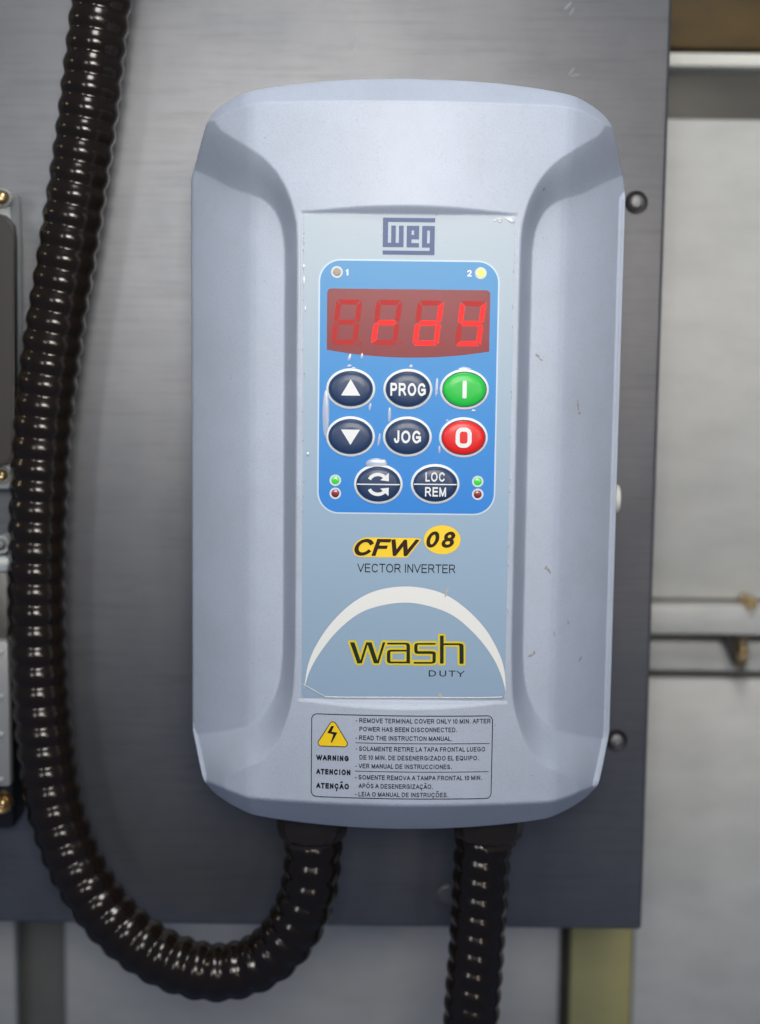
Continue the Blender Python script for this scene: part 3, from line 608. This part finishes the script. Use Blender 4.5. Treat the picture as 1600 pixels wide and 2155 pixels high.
# prints under the keypad
x, z = L(930.7, 1135.7); poly('yellow_oval', ell(x, z, 39, 31), 2.0, YEL, ov)
text('model_lettering_halo', 'CFW', (746,1151.5), (883,1152.5), 36.5, 1.85, YEL, ov, bold=True, shear=0.28, spacing=0.1, halo=2.8)
text('model_lettering', 'CFW', (746,1151.5), (883,1152.5), 36.5, 2.3, BROWNINK, ov, bold=True, shear=0.28, spacing=0.1)
text('model_number', '08', (897.5,1134.6), (959,1136), 35, 2.3, BROWNINK, ov, bold=True, shear=0.25)
text('subtitle', 'VECTOR INVERTER', (752,1195), (958.8,1196.8), 18.8, 2.0, INK, ov, bold=0.125)
wp = lambda q: L(720+q[0]/5.714, 1320+q[1]/5.714)
wash = [[(95,178),(150,178),(235,432),(185,432)],[(210,432),(238,432),(318,178),(290,178)],[(298,178),(355,178),(437,432),(385,432)],[(415,432),(442,432),(522,178),(492,178)],
 [(545,183),(772,183),(772,205),(545,205)],[(770,183),(795,187),(812,200),(818,222),(818,432),(775,432),(775,222),(770,205)],[(588,268),(778,268),(778,290),(588,290)],
 [(590,268),(560,273),(545,288),(540,305),(540,398),(545,418),(560,428),(590,432),(590,410),(583,405),(582,395),(582,303),(584,294),(590,290)],[(588,410),(778,410),(778,432),(588,432)],
 [(913,187),(1125,187),(1125,207),(913,207)],[(915,187),(885,192),(872,205),(868,225),(868,278),(874,300),(888,314),(915,318),(915,285),(909,280),(908,270),(908,225),(910,212),(915,207)],[(913,285),(1082,285),(1082,318),(913,318)],
 [(1080,285),(1110,290),(1124,302),(1128,322),(1128,398),(1122,418),(1108,430),(1080,436),(1080,414),(1086,410),(1088,400),(1088,330),(1086,320),(1080,318)],[(862,414),(1082,414),(1082,436),(862,436)],
 [(1178,98),(1222,98),(1222,435),(1178,435)],[(1220,190),(1407,190),(1407,212),(1220,212)],[(1405,190),(1440,194),(1458,208),(1462,230),(1462,437),(1412,437),(1412,228),(1405,212)]]
wl = [[wp(q) for q in pl] for pl in wash]
halo = []
for pl in wl:
    halo.append(pl)
    halo += [capsule(a, b_, 4.2) for a, b_ in zip(pl, pl[1:]+pl[:1])]
union('wash_lettering_halo', halo, 2.0, YEL2, ov); union('wash_lettering', wl, 2.3, GREENINK, ov)
text('duty_lettering', 'DUTY', (902.5,1416.6), (978,1417.6), 13.2, 2.0, INK, ov, bold=0.14, spacing=2.3)
oc = [(640,1446),(642,1437),(649,1398),(665,1359),(697.5,1311),(743,1268),(795,1242),(860,1234),(925,1246),(974,1275),(1019,1320),(1048,1369),(1061,1408),(1065,1454)]
ic = [(641,1446),(644,1437),(652,1412),(672,1376),(708,1330),(754,1292),(803,1274),(860,1268),(916,1279),(961,1300),(1005,1340),(1036,1381),(1054,1418),(1064.5,1454)]
fo = spline([(*L(*q), 0) for q in oc], 8)[:, :2]; fi = spline([(*L(*q), 0) for q in ic], 8)[:, :2]; n = len(fo)
mobj('white_arc', conform(fo.tolist()+fi.tolist(), 1.9), [(k, k+1, n+k+1, n+k) for k in range(n-1)], CREAM, ov)
for px, py, rx, rz, rot in ((939,1252,5,2.2,0.9),(941,1243,8,2.2,1.2),(926,1463,4,6,0.2)):
    x, z = L(px, py); mm = mat('glue_stain', (0.42,0.40,0.36), 0.6)
    pts = [(x+ (rx*math.cos(a)*math.cos(rot)-rz*math.sin(a)*math.sin(rot))*rng.uniform(.75,1.2), z+(rx*math.cos(a)*math.sin(rot)+rz*math.sin(a)*math.cos(rot))*rng.uniform(.75,1.2)) for a in np.linspace(0, 2*math.pi, 14, endpoint=False)]
    poly('stain', pts, 2.45, mm, ov)
# whitened film blisters placed as glints, and lifted creases
for px, py, rx, rz, rot in ((736,752,3.2,8,-0.3),(762,749,2.8,6,-0.1),(735,770,5,3,0.3),(745,775,5,2.4,-0.3),(865,771,4.5,3.5,0.4),(870,779,5,2,-0.4),(919,815,3.2,20,-0.06),(779,856,2.8,8,-0.2),
      (820,873,3.6,16,-0.02),(798,925,2.8,14,-0.14),(686,870,7.5,50,0.0),(925,946,2.6,8,0),(997,864,5,2.4,0),(942,885,3,2,0),(792,976,22,12,0.0),(978,779,15,7,0.0),(808,975,7,9,0.3),(648,955,4,4,0.6),(1006,577,5,5,0),
      (1075,463,9,5,-0.5),(640,560,2.2,5,0),(640,590,2.2,9,0),(643,650,1.8,6,0)):
    x, z = L(px, py); dome('glint_blister', x, z, rx, rz, 3.2, min(rx, rz)*0.20, GLINTFILM, ov, 0.02, 28, rot)
a_, b_ = L(640, 1443), L(690, 1467)
pts = spline([(*L(637,1440),0),(*L(655,1450),0),(*L(680,1463),0),(*L(700,1467),0),(*L(860,1468),0),(*L(1040,1468),0),(*L(1057,1462),0),(*L(1062,1450),0)], 8)[:, :2]
ca_ = np.array(pts); dd = np.r_[0, np.cumsum(np.linalg.norm(np.diff(ca_, axis=0), axis=1))]; us = np.arange(0, dd[-1], 5.0); ca_ = np.stack([np.interp(us, dd, ca_[:, k]) for k in (0, 1)], 1); V = []; nn = 9
for i, p in enumerate(ca_):
    d = ca_[min(i+1, len(ca_)-1)]-ca_[max(i-1, 0)]; d /= np.linalg.norm(d); q = np.array([-d[1], d[0]])
    for k in range(nn): t = math.pi*k/(nn-1); pz = p+q*2.0*math.cos(t); V.append(W(pz[0], pz[1], 1.5+0.9*math.sin(t)))
mobj('film_crease', V, [(i*nn+k, i*nn+k+1, (i+1)*nn+k+1, (i+1)*nn+k) for i in range(len(ca_)-1) for k in range(nn-1)], GLINTFILM, ov, True)

# warning label printed on the cover
wf = outline('warning_label', subdiv(rrect(-195, 193.5, -743, -560.5, 12), 9), 1.9, 0.6, INK, inv, 'cover')
def wt(s, x0, y0, x1, y1, cap=10.2, bold=False): text('lettering', s, (x0, y0), (x1, y1), cap, 0.6, INK, wf, 'cover', bold=bold)
wt('- REMOVE TERMINAL COVER ONLY 10 MIN. AFTER', 749.3,1512.7,1032.5,1515.5); wt('POWER HAS BEEN DISCONNECTED.', 757,1530.7,961.5,1532.5)
wt('- READ THE INSTRUCTION MANUAL.', 749,1549,951.5,1550.7); wt('- SOLAMENTE RETIRE LA TAPA FRONTAL LUEGO', 749,1572.2,1021,1574)
wt('DE 10 MIN. DE DESENERGIZADO EL EQUIPO.', 757,1590,1007,1592.5); wt('- VER MANUAL DE INSTRUCCIONES.', 748.5,1608,950.5,1609.7)
wt('- SOMENTE REMOVA A TAMPA FRONTAL 10 MIN.', 748,1631.7,1013.7,1634); wt('AP\u00d3S A DESENERGIZA\u00c7\u00c3O.', 755,1649.5,910.5,1651.2)
wt('- LEIA O MANUAL DE INSTRU\u00c7\u00d5ES.', 748,1667,943,1668.7)
wt('WARNING', 665.5,1592.3,734.5,1593, 12.4, 0.27); wt('ATENCION', 665.5,1621.4,738,1622.2, 12.4, 0.27); wt('ATEN\u00c7\u00c3O', 665.5,1651,735,1651.6, 12.4, 0.27)
for (x0, y0, x1, y1) in ((748.7,1559.7,1030,1562.7),(748,1619.2,1028,1621.7)):
    a_, b_ = L(x0, y0), L(x1, y1); zz = (a_[1]+b_[1])/2; outline('rule', [(a_[0]+(b_[0]-a_[0])*k/30, zz) for k in range(31)], 1.5, 0.6, INK, wf, 'cover', closed=False)
cx, cz = L(701, 1549); tri = []
for (vx, vz, a0) in ((0, 27, 30), (-24.5, -13, 150), (24.5, -13, 270)):
    for k in range(9): a = math.radians(a0+120*k/8); tri.append((cx+vx+7*math.cos(a), cz+vz+7*math.sin(a)))
o = union('warning_triangle', [tri], 0.6, YEL, wf, 'cover'); outline('triangle_edge', tri, 1.7, 0.8, INK, wf, 'cover')
bl = [L(650+x/4, 1490+y/4) for x, y in ((190,143),(215,141),(193,188),(242,195),(197,281),(187,279),(208,212),(158,200))]
union('lightning_bolt', [bl], 0.85, INK, wf, 'cover')
# scuffs on the right side of the cover
for px, py, rx, rz, rot in ((1140,750,3,8,0.9),(1147,757,2,5,1.0),(1233,858,2.2,12,0.15),(1237,874,3,3,0),(1165,1213,3,9,0.6),(1158,1207,2,5,-0.3),(1177,1351,1.2,8,0.1),(1126,1395,9,3,0.4),(1133,1389,3,4,0.2),(1240,1415,2,8,-0.7),(1121,1634,1.6,1.6,0),(1135,470,1.3,1.3,0),(1148,395,2,4,-0.4),(990,415,1.2,1.4,0),(1210,1330,1.5,5,0.2)):
    x, z = L(px, py); z = z; pts = []
    for a in np.linspace(0, 2*math.pi, 12, endpoint=False):
        q = rng.uniform(.55, 1.2); ax_, az_ = rx*math.cos(a)*q, rz*math.sin(a)*q; pts.append((x+ax_*math.cos(rot)-az_*math.sin(rot), z+ax_*math.sin(rot)+az_*math.cos(rot)))
    poly('scuff', pts, 0.5, DIRT, inv, 'cover')
print('built', len(bpy.data.objects))
